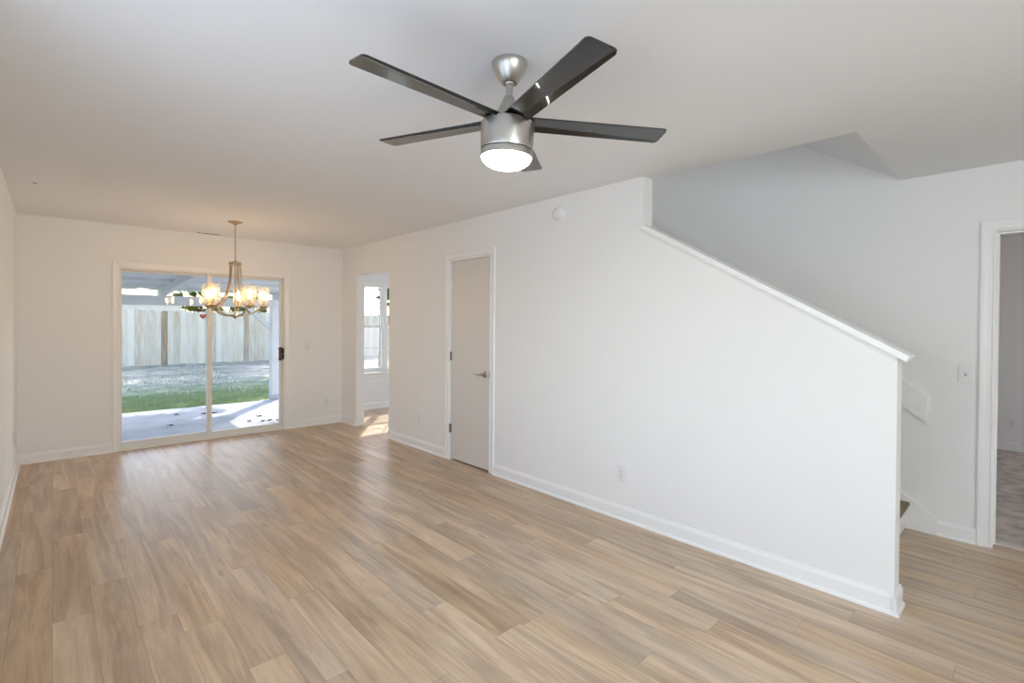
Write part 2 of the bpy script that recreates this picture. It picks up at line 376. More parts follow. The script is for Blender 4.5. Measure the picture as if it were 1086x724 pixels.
def random_tint(name, ca, cb, rough, grain=None):
    m, n, l, b = mat(name); oi = n.new('ShaderNodeObjectInfo'); cr = n.new('ShaderNodeValToRGB')
    cr.color_ramp.elements[0].color = lin(ca); cr.color_ramp.elements[1].color = lin(cb); cr.color_ramp.elements.new(0.2).color = lin(tuple(0.35*p+0.65*q for p, q in zip(ca, cb))); l.new(oi.outputs['Random'], cr.inputs[0])
    if grain:
        tc = n.new('ShaderNodeTexCoord'); mp = n.new('ShaderNodeMapping'); mp.inputs['Scale'].default_value = grain
        av = n.new('ShaderNodeVectorMath'); av.operation = 'ADD'; sv = n.new('ShaderNodeVectorMath'); sv.operation = 'SCALE'; sv.inputs['Scale'].default_value = 50
        cx = n.new('ShaderNodeCombineXYZ'); l.new(oi.outputs['Random'], cx.inputs[0]); l.new(oi.outputs['Random'], cx.inputs[2]); l.new(cx.outputs[0], sv.inputs[0])
        l.new(tc.outputs['Object'], av.inputs[0]); l.new(sv.outputs[0], av.inputs[1]); l.new(av.outputs[0], mp.inputs[0])
        nz = n.new('ShaderNodeTexNoise'); nz.inputs['Scale'].default_value = 1; nz.inputs['Detail'].default_value = 5; l.new(mp.outputs[0], nz.inputs['Vector'])
        mx = n.new('ShaderNodeMix'); mx.data_type = 'RGBA'; mx.blend_type = 'OVERLAY'; mx.inputs[0].default_value = 0.75
        l.new(cr.outputs[0], mx.inputs[6]); l.new(nz.outputs['Fac'], mx.inputs[7]); l.new(mx.outputs[2], b.inputs['Base Color'])
    else: l.new(cr.outputs[0], b.inputs['Base Color'])
    b.inputs['Roughness'].default_value = rough
    return m
M['picket'] = random_tint('weathered_picket', (172, 148, 120), (250, 238, 218), 0.85, (14, 14, 1.6))
def leaf_mat(name, c, c2):
    m, n, l, b = mat(name); n.remove(b); out = n['Material Output']
    tc = n.new('ShaderNodeTexCoord'); nz = n.new('ShaderNodeTexNoise'); nz.inputs['Scale'].default_value = 1.5; l.new(tc.outputs['Object'], nz.inputs['Vector'])
    mx = n.new('ShaderNodeMix'); mx.data_type = 'RGBA'; mx.inputs[6].default_value = lin(c); mx.inputs[7].default_value = lin(c2); l.new(nz.outputs['Fac'], mx.inputs[0])
    d = n.new('ShaderNodeBsdfDiffuse'); t = n.new('ShaderNodeBsdfTranslucent'); s = n.new('ShaderNodeMixShader'); s.inputs[0].default_value = 0.4
    l.new(mx.outputs[2], d.inputs[0]); l.new(mx.outputs[2], t.inputs[0]); l.new(d.outputs[0], s.inputs[1]); l.new(t.outputs[0], s.inputs[2]); l.new(s.outputs[0], out.inputs[0])
    return m
M['leaf_a'] = leaf_mat('leaf_green', (74, 104, 48), (150, 160, 92))
M['leaf_b'] = leaf_mat('leaf_dark', (52, 78, 44), (104, 122, 72))
M['grass'] = leaf_mat('grass_blade', (104, 136, 92), (178, 186, 144))

# ------------------------------------------------------------------ dimensions
H = 2.44
XL, XP, XT, XF, XG = -0.26, 3.003, 3.118, 4.373, 4.488     # left wall, partition (two faces), stair wall (two faces)
YB, YBo, YK, YKo = 6.75, 6.89, 7.422, 7.56                   # back wall, kitchen window wall
YF = -2.6
YE, YS = 0.463, 1.885                                        # partition: low end, step
ST = 'structure'

# ------------------------------------------------------------------ floor
def build_floor():
    W, L, x0 = 0.1457, 1.21, -0.004
    known = {0: 3.10, -1: 3.82, 1: 3.40, 2: 2.81, 3: 2.62, 4: 3.375, 5: 1.888, 6: 2.58, 7: 2.81, 8: 2.30, 9: 2.03, 11: 2.835, 12: 2.323, 15: 2.23, 17: 1.96, 18: 1.425, 19: 1.81}
    rnd = random.Random(3)
    me = bpy.data.meshes.new('floor'); V = []; Fc = []; UV = []; CLR = []
    def plank(xa, xb, ya, yb, r):
        i = len(V); V.extend([(xa, ya, 0), (xb, ya, 0), (xb, yb, 0), (xa, yb, 0)]); Fc.append((i, i+1, i+2, i+3)); CLR.append(r)
    regions = [(XL-0.1, 4.46, YF-0.1, 5.0), (XL-0.1, XP+0.05, 5.0, YB+0.03), (XP+0.05, 6.6, 5.0, YK+0.1)]
    for k in range(-4, 48):
        xa, xb = x0+k*W, x0+(k+1)*W
        base = known.get(k, rnd.uniform(0, L)); base -= L*10
        for j in range(0, 24):
            ya, yb = base+j*L, base+(j+1)*L; r = (rnd.random(), rnd.random(), rnd.random(), 1)
            for (ra, rb, rc, rd) in regions:
                A, B, C_, D = max(xa, ra), min(xb, rb), max(ya, rc), min(yb, rd)
                if B-A > 1e-4 and D-C_ > 1e-4: plank(A, B, C_, D, r)
    # four sub-quads per plank would be needed for an exact edge distance; a split into triangles about the middle keeps it linear
    V2 = []; F2 = []; U2_ = []; C2 = []
    for f, c in zip(Fc, CLR):
        (xa, ya, _), (xb, _, _), (_, yb, _) = V[f[0]], V[f[1]], V[f[2]]
        xm, ym = (xa+xb)/2, (ya+yb)/2
        for (qa, qb, qc, qd) in ((xa, xm, ya, ym), (xm, xb, ya, ym), (xm, xb, ym, yb), (xa, xm, ym, yb)):
            i = len(V2); P = [(qa, qc), (qb, qc), (qb, qd), (qa, qd)]
            V2.extend([(p[0], p[1], 0) for p in P]); F2.append((i, i+1, i+2, i+3))
            for p in P: U2_.append((min(p[0]-xa, xb-p[0]), min(p[1]-ya, yb-p[1]))); C2.append(c)
    me.from_pydata(V2, [], F2); me.update()
    me.uv_layers.new(name='edge'); me.color_attributes.new('plank', 'FLOAT_COLOR', 'CORNER')
    uv = me.uv_layers['edge']; ca = me.color_attributes['plank']
    for i in range(len(U2_)): uv.data[i].uv = U2_[i]; ca.data[i].color = C2[i]
    me.materials.append(M['floor']); o = bpy.data.objects.new('floor', me); COL.objects.link(o); tag(o, kind=ST)
    return o
build_floor()
mb = MB(); mb.box((XL-0.14, YF-0.14, -0.118), (6.64, YB+0.1, -0.002)); mb.box((XP+0.005, YB+0.1, -0.118), (6.64, YKo-0.002, -0.002)); mb.build('floor_slab', M['slab'], kind=ST)

# carpet of the room on the right
MB().box((4.462, -2.6, -0.11), (7.96, 2.5, 0.012), 0.004).build('floor_carpet', M['carpet'], kind=ST)

# ------------------------------------------------------------------ ceiling (with the stair opening) and the storey above
mb = MB(); cells(mb, 'z', H, H+0.24, (XL-0.14, 8.1), (YF-0.14, YKo), [(XT, XG, 0.67, 5.2)]); mb.build('ceiling', M['ceiling'], kind=ST)
mb = MB(); mb.prism([(0.665, H), (4.0, H+3.335*0.625), (4.0, H+3.335*0.625+0.3), (0.665, H+0.3)], 'x', XT-0.05, XF+0.002)
mb.build('ceiling_stair_slope', M['ceiling'], kind=ST)
MB().box((XT-0.1, 0.6, 4.9), (XG, 5.4, 5.0)).build('ceiling_upstairs', M['ceiling'], kind=ST)
MB().box((XT-0.1, 0.55, H+0.24), (XT, 5.3, 4.9)).build('wall_upstairs_left', M['wall'], kind=ST)
MB().box((XT-0.1, 5.2, H), (XG, 5.3, 4.9)).build('wall_upstairs_back', M['wall'], kind=ST)
MB().box((XT-0.1, 0.45, H+0.24), (XG, 0.55, 5.0)).build('wall_upstairs_front', M['wall'], kind=ST)

# ------------------------------------------------------------------ walls
DOOR_Y0, DOOR_Y1, DOOR_T = 3.505, 4.155, 2.06      # closet door opening
OP_Y0, OP_Y1, OP_T = 5.42, 6.305, 2.055             # cased opening to the kitchen
SL_X0, SL_X1, SL_T = 0.525, 2.215, 1.985            # sliding door opening
mb = MB(); cells(mb, 'x', XP, XT, (YS, YKo), (0, H), [(DOOR_Y0, DOOR_Y1, -1, DOOR_T), (OP_Y0, OP_Y1, -1, OP_T)])
mb.prism([(YE, 0), (YS, 0), (YS, 2.068), (YE, 1.255)], 'x', XP, XT)
mb.build('wall_right', M['wall'], kind=ST)
mb = MB(); cells(mb, 'y', YB, YBo, (XL-0.14, XP), (-0.12, H), [(SL_X0, SL_X1, -0.125, SL_T)]); mb.build('wall_back', M['wall'], kind=ST)
mb = MB(); cells(mb, 'x', XL-0.14, XL, (YF-0.14, YB), (-0.12, H), [(0.05, 2.25, 0.8, 2.1)]); mb.build('wall_left', M['wall'], kind=ST)  # opening added out of view for the left-wall lamp
mb = MB(); cells(mb, 'y', YF-0.14, YF, (XL, 8.1), (-0.12, H), [(-0.05, 1.15, 0.8, 2.1), (5.55, 7.05, 0.8, 2.1)]); mb.build('wall_front', M['wall'], kind=ST)  # both openings added out of view for the front and bedroom lamps
BD_Y0, BD_Y1, BD_T = -0.62, 0.190, 2.022
mb = MB(); cells(mb, 'x', XF, XG, (YF, 5.2), (0, 4.9), [(BD_Y0, BD_Y1, -1, BD_T)]); mb.build('wall_stairwell', M['wall'], kind=ST)
MB().box((7.96, YF, 0), (8.1, 2.6, H)).build('wall_bedroom_right', M['wall'], kind=ST)
MB().box((XG, 2.5, 0), (7.96, 2.6, H)).build('wall_bedroom_back', M['wall'], kind=ST)
KW = (3.30, 4.82, 0.60, 2.06)                         # kitchen window opening
mb = MB(); cells(mb, 'y', YK, YKo, (XT, 6.74), (-0.12, H), [KW]); mb.build('wall_kitchen_back', M['wall'], kind=ST)
mb = MB(); cells(mb, 'x', 6.6, 6.74, (4.9, YK), (0, H), [(5.5, 6.8, 0.9, 2.1)]); mb.build('wall_kitchen_right', M['wall'], kind=ST)  # unseen opening added to go with the kitchen lamp
MB().box((XT, 4.85, 0), (6.6, 4.95, H)).build('wall_kitchen_front', M['wall'], kind=ST)

# ------------------------------------------------------------------ baseboards: a moulded board with a quarter-round shoe
BP = [(0, 0), (0.024, 0), (0.0235, 0.006), (0.021, 0.013), (0.016, 0.018), (0.0135, 0.02), (0.0135, 0.078), (0.011, 0.086), (0.007, 0.092), (0.005, 0.1), (0, 0.102)]
def baseboard(name, p, q, nrm):
    """runs from p to q on the floor, standing out along nrm"""
    mb = MB(); t = bmesh.new(); A = []; B = []
    for a, z in BP:
        A.append(t.verts.new((p[0]+nrm[0]*a, p[1]+nrm[1]*a, z))); B.append(t.verts.new((q[0]+nrm[0]*a, q[1]+nrm[1]*a, z)))
    n = len(BP); t.faces.new(A); t.faces.new(B[::-1])
    for i in range(n): t.faces.new((A[i], B[i], B[(i+1) % n], A[(i+1) % n]))
    bmesh.ops.recalc_face_normals(t, faces=t.faces); mb.merge(t)
    return mb.build(name, M['trim'], kind=ST)
CW = 0.062
baseboard('baseboard_back', (XL, YB), (SL_X0-CW, YB), (0, -1))
baseboard('baseboard_back.001', (SL_X1+CW, YB), (XP, YB), (0, -1))
baseboard('baseboard_left', (XL, YF), (XL, YB), (1, 0))
baseboard('baseboard_right', (XP, YE), (XP, DOOR_Y0-CW), (-1, 0))
baseboard('baseboard_right.001', (XP, DOOR_Y1+CW), (XP, OP_Y0), (-1, 0))
baseboard('baseboard_right.002', (XP, OP_Y1), (XP, YB), (-1, 0))
baseboard('baseboard_wall_end', (XP-0.0245, YE), (XT+0.0245, YE), (0, -1))
baseboard('baseboard_stairwell', (XF, BD_Y1+0.066), (XF, 0.448), (-1, 0))
baseboard('baseboard_stairwell.001', (XF, YF), (XF, BD_Y0-0.09), (-1, 0))
baseboard('baseboard_front', (XL, YF), (XF, YF), (0, 1))
baseboard('baseboard_kitchen', (XT, YK), (6.6, YK), (0, -1))
baseboard('baseboard_bedroom', (7.96, YF), (7.96, 2.5), (-1, 0))

# ------------------------------------------------------------------ casings: moulded, mitred frames round openings
CPROF = [(0, 0), (0, 0.010), (0.006, 0.014), (0.012, 0.010), (0.030, 0.012), (0.044, 0.017), (0.056, 0.019), (0.062, 0.015), (0.062, 0)]
def casing(name, axis, pos, nrm, u0, u1, top, k=1.0, matn='trim', z0=0.0, parent=None, depth=1.0):
    mb = MB(); t = bmesh.new(); loops = []
    for o, d in CPROF:
        o *= k; d *= depth
        pts = [(u0-o, z0), (u0-o, top+o), (u1+o, top+o), (u1+o, z0)]
        ring = []
        for u, z in pts:
            h = pos+nrm*d; ring.append(t.verts.new((h, u, z) if axis == 'x' else (u, h, z)))
        loops.append(ring)
    m = len(loops)
    for i in range(m):
        A, B = loops[i], loops[(i+1) % m]
        for j in range(3): t.faces.new((A[j], A[j+1], B[j+1], B[j]))
    t.faces.new([l[0] for l in loops]); t.faces.new([l[3] for l in loops][::-1])
    bmesh.ops.recalc_face_normals(t, faces=t.faces); mb.merge(t)
    return mb.build(name, M[matn], parent, kind=ST)
casing('trim_1', 'x', XP, -1, DOOR_Y0, DOOR_Y1, DOOR_T)
casing('trim_2', 'y', YB, -1, SL_X0, SL_X1, SL_T, 1.05)
casing('trim_3', 'x', XF, -1, BD_Y0+0.004, BD_Y1-0.004, BD_T-0.004, 1.14)
# door lining of the bedroom doorway, with a stop
mb = MB()
for a, b in (((XF+0.001, BD_Y1-0.010, 0), (XG+0.002, BD_Y1, BD_T)), ((XF+0.001, BD_Y0, 0), (XG+0.002, BD_Y0+0.010, BD_T)), ((XF+0.001, BD_Y0+0.010, BD_T-0.010), (XG+0.002, BD_Y1-0.010, BD_T))): mb.box(a, b)
for a, b in (((XF+0.05, BD_Y1-0.020, 0.012), (XF+0.085, BD_Y1-0.010, BD_T-0.010)), ((XF+0.05, BD_Y0+0.020, BD_T-0.020), (XF+0.085, BD_Y1-0.020, BD_T-0.010))): mb.box(a, b)
mb.build('trim_4', M['trim'], kind=ST)

# ------------------------------------------------------------------ sloped cap of the half wall
sl = (2.068-1.255)/(YS-YE); ang = math.atan(sl)
def sloped(y0, y1, below, above, x0, x1, bev):
    t = bmesh.new()
    z = lambda y: 1.255+(y-YE)*sl
    dy, dz = -math.sin(ang), math.cos(ang)
    P = [(y0, z(y0), below), (y1, z(y1), below), (y1, z(y1), above), (y0, z(y0), above)]
    pts = [(y+dy*h, zz+dz*h) for y, zz, h in P]
    A = [t.verts.new((x0, y, zz)) for y, zz in pts]; B = [t.verts.new((x1, y, zz)) for y, zz in pts]
    t.faces.new(A); t.faces.new(B[::-1])
    for i in range(4): t.faces.new((A[i], B[i], B[(i+1) % 4], A[(i+1) % 4]))
    bmesh.ops.recalc_face_normals(t, faces=t.faces)
    bmesh.ops.bevel(t, geom=t.edges[:], offset=bev, segments=3, affect='EDGES', profile=0.5)
    return t
mb = MB(); mb.merge(sloped(YE-0.035, YS+0.022, 0.0, 0.034, XP-0.022, XT+0.022, 0.005))
mb.merge(sloped(YE, YS+0.01, -0.013, 0.0, XP-0.007, XP, 0.002))
mb.build('trim_5', M['trim'], kind=ST)

# ------------------------------------------------------------------ staircase
st = empty('staircase', (3.75, 0.6, 0)); tag(st, 'carpeted stairs with white risers climbing behind the sloped half wall', 'stairs')
RISE, RUN, Y0 = 0.19, 0.249, 0.617
for i in range(13):
    y = Y0+i*RUN; z = RISE*(i+1)
    m_ = MB(); m_.box((XT+0.003, y-0.026, z-0.03), (XF-0.022, y+RUN-0.001, z), 0.008, 3); m_.build('tread', M['tread'], st).location = (-3.75, -0.6, 0)
    m_ = MB(); m_.box((XT+0.003, y, z-RISE+0.001), (XF-0.022, y+0.018, z-0.031)); m_.build('riser', M['trim'], st).location = (-3.75, -0.6, 0)
# skirt board along the stair wall (its lower end is seen beside the first riser)
k = 0.763
mb = MB(); mb.prism([(0.448, 0.0), (0.448, 0.100), (0.46, 0.112), (3.9, 0.112+3.44*k), (3.9, 3.44*k-0.35), (1.1, 0.0)], 'x', XF-0.020, XF-0.001); mb.build('skirt_board', M['trim'], st).location = (-3.75, -0.6, 0)
MB().box((XT+0.002, Y0+13*RUN, 2.4), (XF-0.001, 5.2, 2.66)).build('floor_upstairs', M['tread'], kind=ST)

# board that carried a hand rail, fixed along the stair wall
mb = MB(); yA, yB_ = 0.507, 3.6
top = lambda y: 0.930+(y-0.507)*0.790
bot = lambda y: 0.741+(y-0.507)*0.812
mb.prism([(yA, bot(yA)), (yA, top(yA)), (yB_, top(yB_)), (yB_, bot(yB_))], 'x', XF-0.020, XF-0.0005)
o = mb.build('rail_board', M['trim'], loc=(XF-0.01, 0.507, 0.83)); tag(o, 'long white board fixed slanting up the stair wall, without a hand rail', 'board')

# ------------------------------------------------------------------ closet door
d2 = empty('door_2', (XP, 3.83, 0)); d2['kind'] = ST
def child(mb, name, m, par, **kw):
    o = mb.build(name, m, par, **kw); o.location = -Vector(par.location); return o
mb = MB(); mb.box((XP+0.004, DOOR_Y0+0.021, 0.016), (XP+0.039, DOOR_Y1-0.021, DOOR_T-0.021), 0.002); child(mb, 'door_slab', M['door'], d2)
mb = MB(); mb.box((XP-0.001, DOOR_Y0, 0), (XT, DOOR_Y0+0.018, DOOR_T)); mb.box((XP-0.001, DOOR_Y1-0.018, 0), (XT, DOOR_Y1, DOOR_T)); mb.box((XP-0.001, DOOR_Y0+0.018, DOOR_T-0.018), (XT, DOOR_Y1-0.018, DOOR_T))
mb.box((XP+0.042, DOOR_Y0+0.018, 0), (XP+0.06, DOOR_Y0+0.03, DOOR_T-0.018)); mb.box((XP+0.042, DOOR_Y1-0.03, 0), (XP+0.06, DOOR_Y1-0.018, DOOR_T-0.018)); child(mb, 'jamb', M['trim'], d2)
for z in (0.325, 1.07, 1.80):
    mb = MB(); mb.lathe([(0.0065, -0.045), (0.0065, 0.045)], (XP-0.006, DOOR_Y1-0.018, z), 14)
    mb.box((XP-0.001, DOOR_Y1-0.033, z-0.044), (XP+0.0035, DOOR_Y1-0.004, z+0.044)); child(mb, 'hinge', M['hinge'] if z < 1.5 else M['trim'], d2)
MX = Matrix.Rotation(R(-90), 4, 'Y')      # local z -> -x
hy, hz = 3.592, 0.922
mb = MB(); mb.lathe([(0.031, 0.0), (0.031, 0.005), (0.026, 0.010), (0.014, 0.013), (0.0115, 0.018), (0.0115, 0.048)], (XP+0.004, hy, hz), 32, MX)
pts = [(XP-0.040, hy-0.006, hz), (XP-0.042, hy+0.02, hz-0.001), (XP-0.043, hy+0.05, hz-0.006), (XP-0.042, hy+0.08, hz-0.006), (XP-0.040, hy+0.105, hz+0.002), (XP-0.038, hy+0.125, hz+0.006)]
mb.tube(pts, 0.0085, 12, scale=[0.9, 1.15, 1.0, 0.9, 0.8, 0.45]); lv = child(mb, 'lever_handle', M['steel'], d2)
mb = MB(); mb.box((XP-0.002, DOOR_Y0-0.001+0.004, hz-0.03), (XP+0.03, DOOR_Y0+0.0195, hz+0.03), 0.002); child(mb, 'strike_plate', M['hinge'], d2)
# closet behind the door, unlit
mb = MB(); mb.box((XF-0.06, 2.9, 0), (XF-0.02, 4.9, 1.4)); mb.build('wall_closet', M['wall'], kind=ST)

# ------------------------------------------------------------------ sliding patio door
d1 = empty('door_1', (1.37, YB+0.07, 0)); d1['kind'] = ST
fy0, fy1 = YB+0.004, YB+0.135
mb = MB()
mb.box((SL_X0, fy0, 0.0), (SL_X0+0.012, fy1, SL_T)); mb.box((SL_X1-0.014, fy0, 0.0), (SL_X1, fy1, SL_T))
mb.box((SL_X0+0.012, fy0, SL_T-0.016), (SL_X1-0.014, fy1, SL_T)); mb.box((SL_X0+0.012, fy0, 0.0), (SL_X1-0.014, fy1, 0.028))
mb.box((SL_X0+0.012, fy0+0.03, 0.028), (SL_X1-0.014, fy0+0.038, 0.046)); mb.box((SL_X0+0.012, fy0+0.085, 0.028), (SL_X1-0.014, fy0+0.093, 0.046))
child(mb, 'frame', M['vinyl'], d1)
mb = MB(); mb.box((SL_X0, YB-0.022, 0.0), (SL_X1, fy0, 0.018), 0.004); child(mb, 'threshold', M['vinyl'], d1)
def panel(x0, x1, y0, y1, sl_, sr, bt, tp):
    z0, z1 = 0.03, SL_T-0.018
    mb = MB(); mb.box((x0, y0, z0), (x0+sl_, y1, z1), 0.002); mb.box((x1-sr, y0, z0), (x1, y1, z1), 0.002)
    mb.box((x0+sl_, y0, z0), (x1-sr, y1, z0+bt), 0.002); mb.box((x0+sl_, y0, z1-tp), (x1-sr, y1, z1), 0.002)
    f = child(mb, 'door_panel', M['vinyl'], d1)
    g = MB(); ym = (y0+y1)/2; g.box((x0+sl_-0.004, ym-0.003, z0+bt-0.004), (x1-sr+0.004, ym+0.003, z1-tp+0.004))
    o = g.build('glass_pane', M['glass'], f); return f
panel(SL_X0+0.0125, 1.402, YB+0.088, YB+0.122, 0.012, 0.05, 0.05, 0.02)
pr = panel(1.347, SL_X1-0.0145, YB+0.036, YB+0.07, 0.05, 0.03, 0.05, 0.02)
h = MB(); h.box((SL_X1-0.066, YB-0.010, 0.905), (SL_X1-0.028, YB+0.014, 1.08), 0.007, 3); h.box((SL_X1-0.062, YB+0.0, 0.912), (SL_X1-0.032, YB+0.036, 0.94), 0.004); h.box((SL_X1-0.062, YB+0.0, 1.045), (SL_X1-0.032, YB+0.036, 1.073), 0.004)
hd = h.build('pull_handle', M['wood_handle'], pr)
h = MB(); h.box((SL_X1-0.0275, YB-0.004, 0.92), (SL_X1-0.001, YB+0.036, 0.985), 0.003); h.box((SL_X1-0.0275, YB-0.004, 1.003), (SL_X1-0.001, YB+0.036, 1.068), 0.003); h.box((SL_X1-0.024, YB+0.004, 0.985), (SL_X1-0.004, YB+0.036, 1.003)); h.build('latch', M['black'], pr)

# small red sticker on the fixed pane beside the middle stile
mb = MB(); sx, sy, sz = 1.3155, YB+0.1015, 1.470
hp = []
for i in range(28):
    a = 2*math.pi*i/28; hp.append((sx+0.0345*math.sin(a)**3*1.02, sz+0.0345*(13*math.cos(a)-5*math.cos(2*a)-2*math.cos(3*a)-math.cos(4*a))/16))
mb.prism(hp, 'y', sy-0.0006, sy); sk = mb.build('sticker', M['red'], loc=(sx, sy, sz)); tag(sk, 'small red heart-shaped sticker on the left glass pane', 'sticker')
mb = MB()
for dx in (-0.012, 0.0, 0.012): mb.box((sx+dx-0.004, sy-0.0011, sz+0.002), (sx+dx+0.003, sy-0.0005, sz+0.012))
mb.build('lettering', M['white_mark'], sk).location = (-sx, -sy, -sz)

# ------------------------------------------------------------------ kitchen window
def sash_window(name, x0, x1, z0, z1, yi, yo, mull, grid=True, screen=False):
    w = empty(name, ((x0+x1)/2, yo-0.07, z0)); w['kind'] = ST
    mb = MB(); mb.box((x0, yo-0.09, z0), (x0+0.03, yo, z1)); mb.box((x1-0.03, yo-0.09, z0), (x1, yo, z1)); mb.box((x0+0.03, yo-0.09, z1-0.03), (x1-0.03, yo, z1)); mb.box((x0+0.03, yo-0.09, z0), (x1-0.03, yo, z0+0.03))
    edges = [x0+0.03]+[v for m_ in mull for v in (m_-0.03, m_+0.03)]+[x1-0.03]
    for m_ in mull: mb.box((m_-0.03, yo-0.09, z0+0.03), (m_+0.03, yo, z1-0.03))
    child(mb, 'window_frame', M['trim'], w)
    for i in range(0, len(edges), 2):
        a, b = edges[i], edges[i+1]; zm = (z0+z1)/2+0.015
        for (lo, hi, y0) in ((z0+0.03, zm+0.018, yo-0.085), (zm-0.018, z1-0.03, yo-0.05)):
            s = MB(); y1 = y0+0.03
            s.box((a, y0, lo), (a+0.03, y1, hi)); s.box((b-0.03, y0, lo), (b, y1, hi)); s.box((a+0.03, y0, lo), (b-0.03, y1, lo+0.036)); s.box((a+0.03, y0, hi-0.036), (b-0.03, y1, hi))
            if grid:
                xm, zc = (a+b)/2, (lo+hi)/2
                s.box((xm-0.007, y0+0.006, lo+0.036), (xm+0.007, y1-0.006, hi-0.036)); s.box((a+0.03, y0+0.006, zc-0.007), (xm-0.007, y1-0.006, zc+0.007)); s.box((xm+0.007, y0+0.006, zc-0.007), (b-0.03, y1-0.006, zc+0.007))
            so = child(s, 'sash', M['trim'], w)
            g = MB(); g.box((a+0.026, y0+0.0135, lo+0.032), (b-0.026, y0+0.0165, hi-0.032)); g.build('glass_pane', M['glass'], so)
        if screen:
            g = MB(); g.box((a+0.004, yo-0.012, z0+0.034), (b-0.004, yo-0.010, zm)); child(g, 'insect_screen', M['screen'], w)
    return w
sash_window('window_1', KW[0], KW[1], KW[2], KW[3], YK, YKo-0.01, [4.06], True, True)
MB().box((KW[0]-0.05, YK-0.045, 0.575), (KW[1]+0.05, YKo-0.1, 0.6), 0.005).build('trim_6', M['trim'], kind=ST)
MB().box((KW[0]-0.02, YK-0.016, 0.51), (KW[1]+0.02, YK, 0.575), 0.003).build('trim_7', M['trim'], kind=ST)
sash_window('added_front_window', -0.05, 1.15, 0.8, 2.1, YF, YF-0.02, [], False)  # unseen window added to go with the front lamp
sash_window('added_bedroom_window', 5.55, 7.05, 0.8, 2.1, YF, YF-0.02, [6.3], False)  # unseen window added to go with the bedroom lamp

def added_window(name, y0, y1, z0, z1):
    w = empty(name, (XL-0.07, (y0+y1)/2, z0)); w['kind'] = ST
    xa, xb = XL-0.10, XL-0.03
    mb = MB(); mb.box((xa, y0, z0), (xb, y0+0.04, z1)); mb.box((xa, y1-0.04, z0), (xb, y1, z1)); mb.box((xa, y0+0.04, z0), (xb, y1-0.04, z0+0.04)); mb.box((xa, y0+0.04, z1-0.04), (xb, y1-0.04, z1))
    ym = (y0+y1)/2; mb.box((xa, ym-0.025, z0+0.04), (xb, ym+0.025, z1-0.04)); child(mb, 'window_frame', M['trim'], w)
    for a, b in ((y0+0.036, ym-0.021), (ym+0.021, y1-0.036)):
        mb = MB(); mb.box((XL-0.067, a, z0+0.036), (XL-0.063, b, z1-0.036)); child(mb, 'glass_pane', M['glass'], w)
added_window('added_side_window', 0.05, 2.25, 0.8, 2.1)  # unseen window added to go with the left-wall lamp

# ------------------------------------------------------------------ outlets, switches, detector, vent
def plate(name, pos, nrm, label, cat, kind, group=None, up=None):
    """wall plate lying in the (u, z) plane; nrm points into the room"""
    n = Vector(nrm); u = Vector((0, 0, 1)).cross(n)
    T = Matrix(((u.x, 0, n.x, pos[0]), (u.y, 0, n.y, pos[1]), (0, 1, 0, pos[2]), (0, 0, 0, 1)))
    e = empty(name, pos); tag(e, label, cat, group); off = Matrix.Translation(-Vector(pos)) @ T
    mb = MB(); mb.box((-0.036, -0.058, 0), (0.036, 0.058, 0.006), 0.0025, 3); mb.build('cover_plate', M['plastic'], e, tf=off)
    if kind == 'outlet':
        for s in (-1, 1):
            mb = MB(); mb.lathe([(0.0168, 0.0055), (0.0168, 0.008), (0.0155, 0.0085), (0, 0.0085)], (0, s*0.0195, 0), 28); r_ = mb.build('socket', M['plastic'], e, tf=off)
            mb = MB()
            for dx in (-0.0062, 0.0062): mb.box((dx-0.0011, s*0.0195+0.000, 0.0083), (dx+0.0011, s*0.0195+0.008, 0.0088))
            mb.lathe([(0.0024, 0.0083), (0.0024, 0.0088)], (0, s*0.0195-0.0065, 0), 12); mb.build('slots', M['slot'], r_, tf=off, smooth=False)
    elif kind == 'switch':
        mb = MB(); mb.box((-0.006, -0.0125, 0.0055), (0.006, 0.0125, 0.0075)); mb.build('toggle_slot', M['slot_grey'], e, tf=off)
        mb = MB(); t = bmesh.new(); mb.prism([(-0.006, 0.006), (0.007, 0.006), (0.013, 0.017), (0.007, 0.019)], 'x', -0.0045, 0.0045); mb.build('toggle', M['plastic'], e, tf=off)
    for s in ((-0.0,) if kind == 'outlet' else (-0.03, 0.03)):
        mb = MB(); mb.lathe([(0.003, 0.0055), (0.003, 0.0072), (0, 0.0076)], (0, s, 0), 12)
        mb.build('screw', M['slot_grey'] if kind == 'outlet' else M['plastic'], e, tf=off)
    return e
plate('wall_outlet', (XP, 2.043, 0.327), (-1, 0, 0), 'white wall outlet low on the long right wall, between half wall and closet door', 'outlet', 'outlet')
plate('wall_outlet', (XP, 4.721, 0.344), (-1, 0, 0), 'white wall outlet between the closet door and the kitchen opening', 'outlet', 'outlet')
plate('wall_outlet', (2.777, YB, 0.315), (0, -1, 0), 'white wall outlet on the back wall, low in the corner right of the patio door', 'outlet', 'outlet')
plate('wall_outlet', (XL, 6.2, 0.36), (1, 0, 0), 'white wall outlet on the left wall near the back corner', 'outlet', 'outlet')
plate('wall_outlet', (7.96, 0.187, 0.31), (-1, 0, 0), 'white wall outlet seen through the doorway in the carpeted room', 'outlet', 'outlet')
plate('light_switch', (XF, 0.319, 1.10), (-1, 0, 0), 'white toggle light switch beside the open doorway', 'switch', 'switch')
plate('light_switch', (2.52, YB, 1.08), (0, -1, 0), 'white light switch on the back wall beside the patio door', 'switch', 'switch')

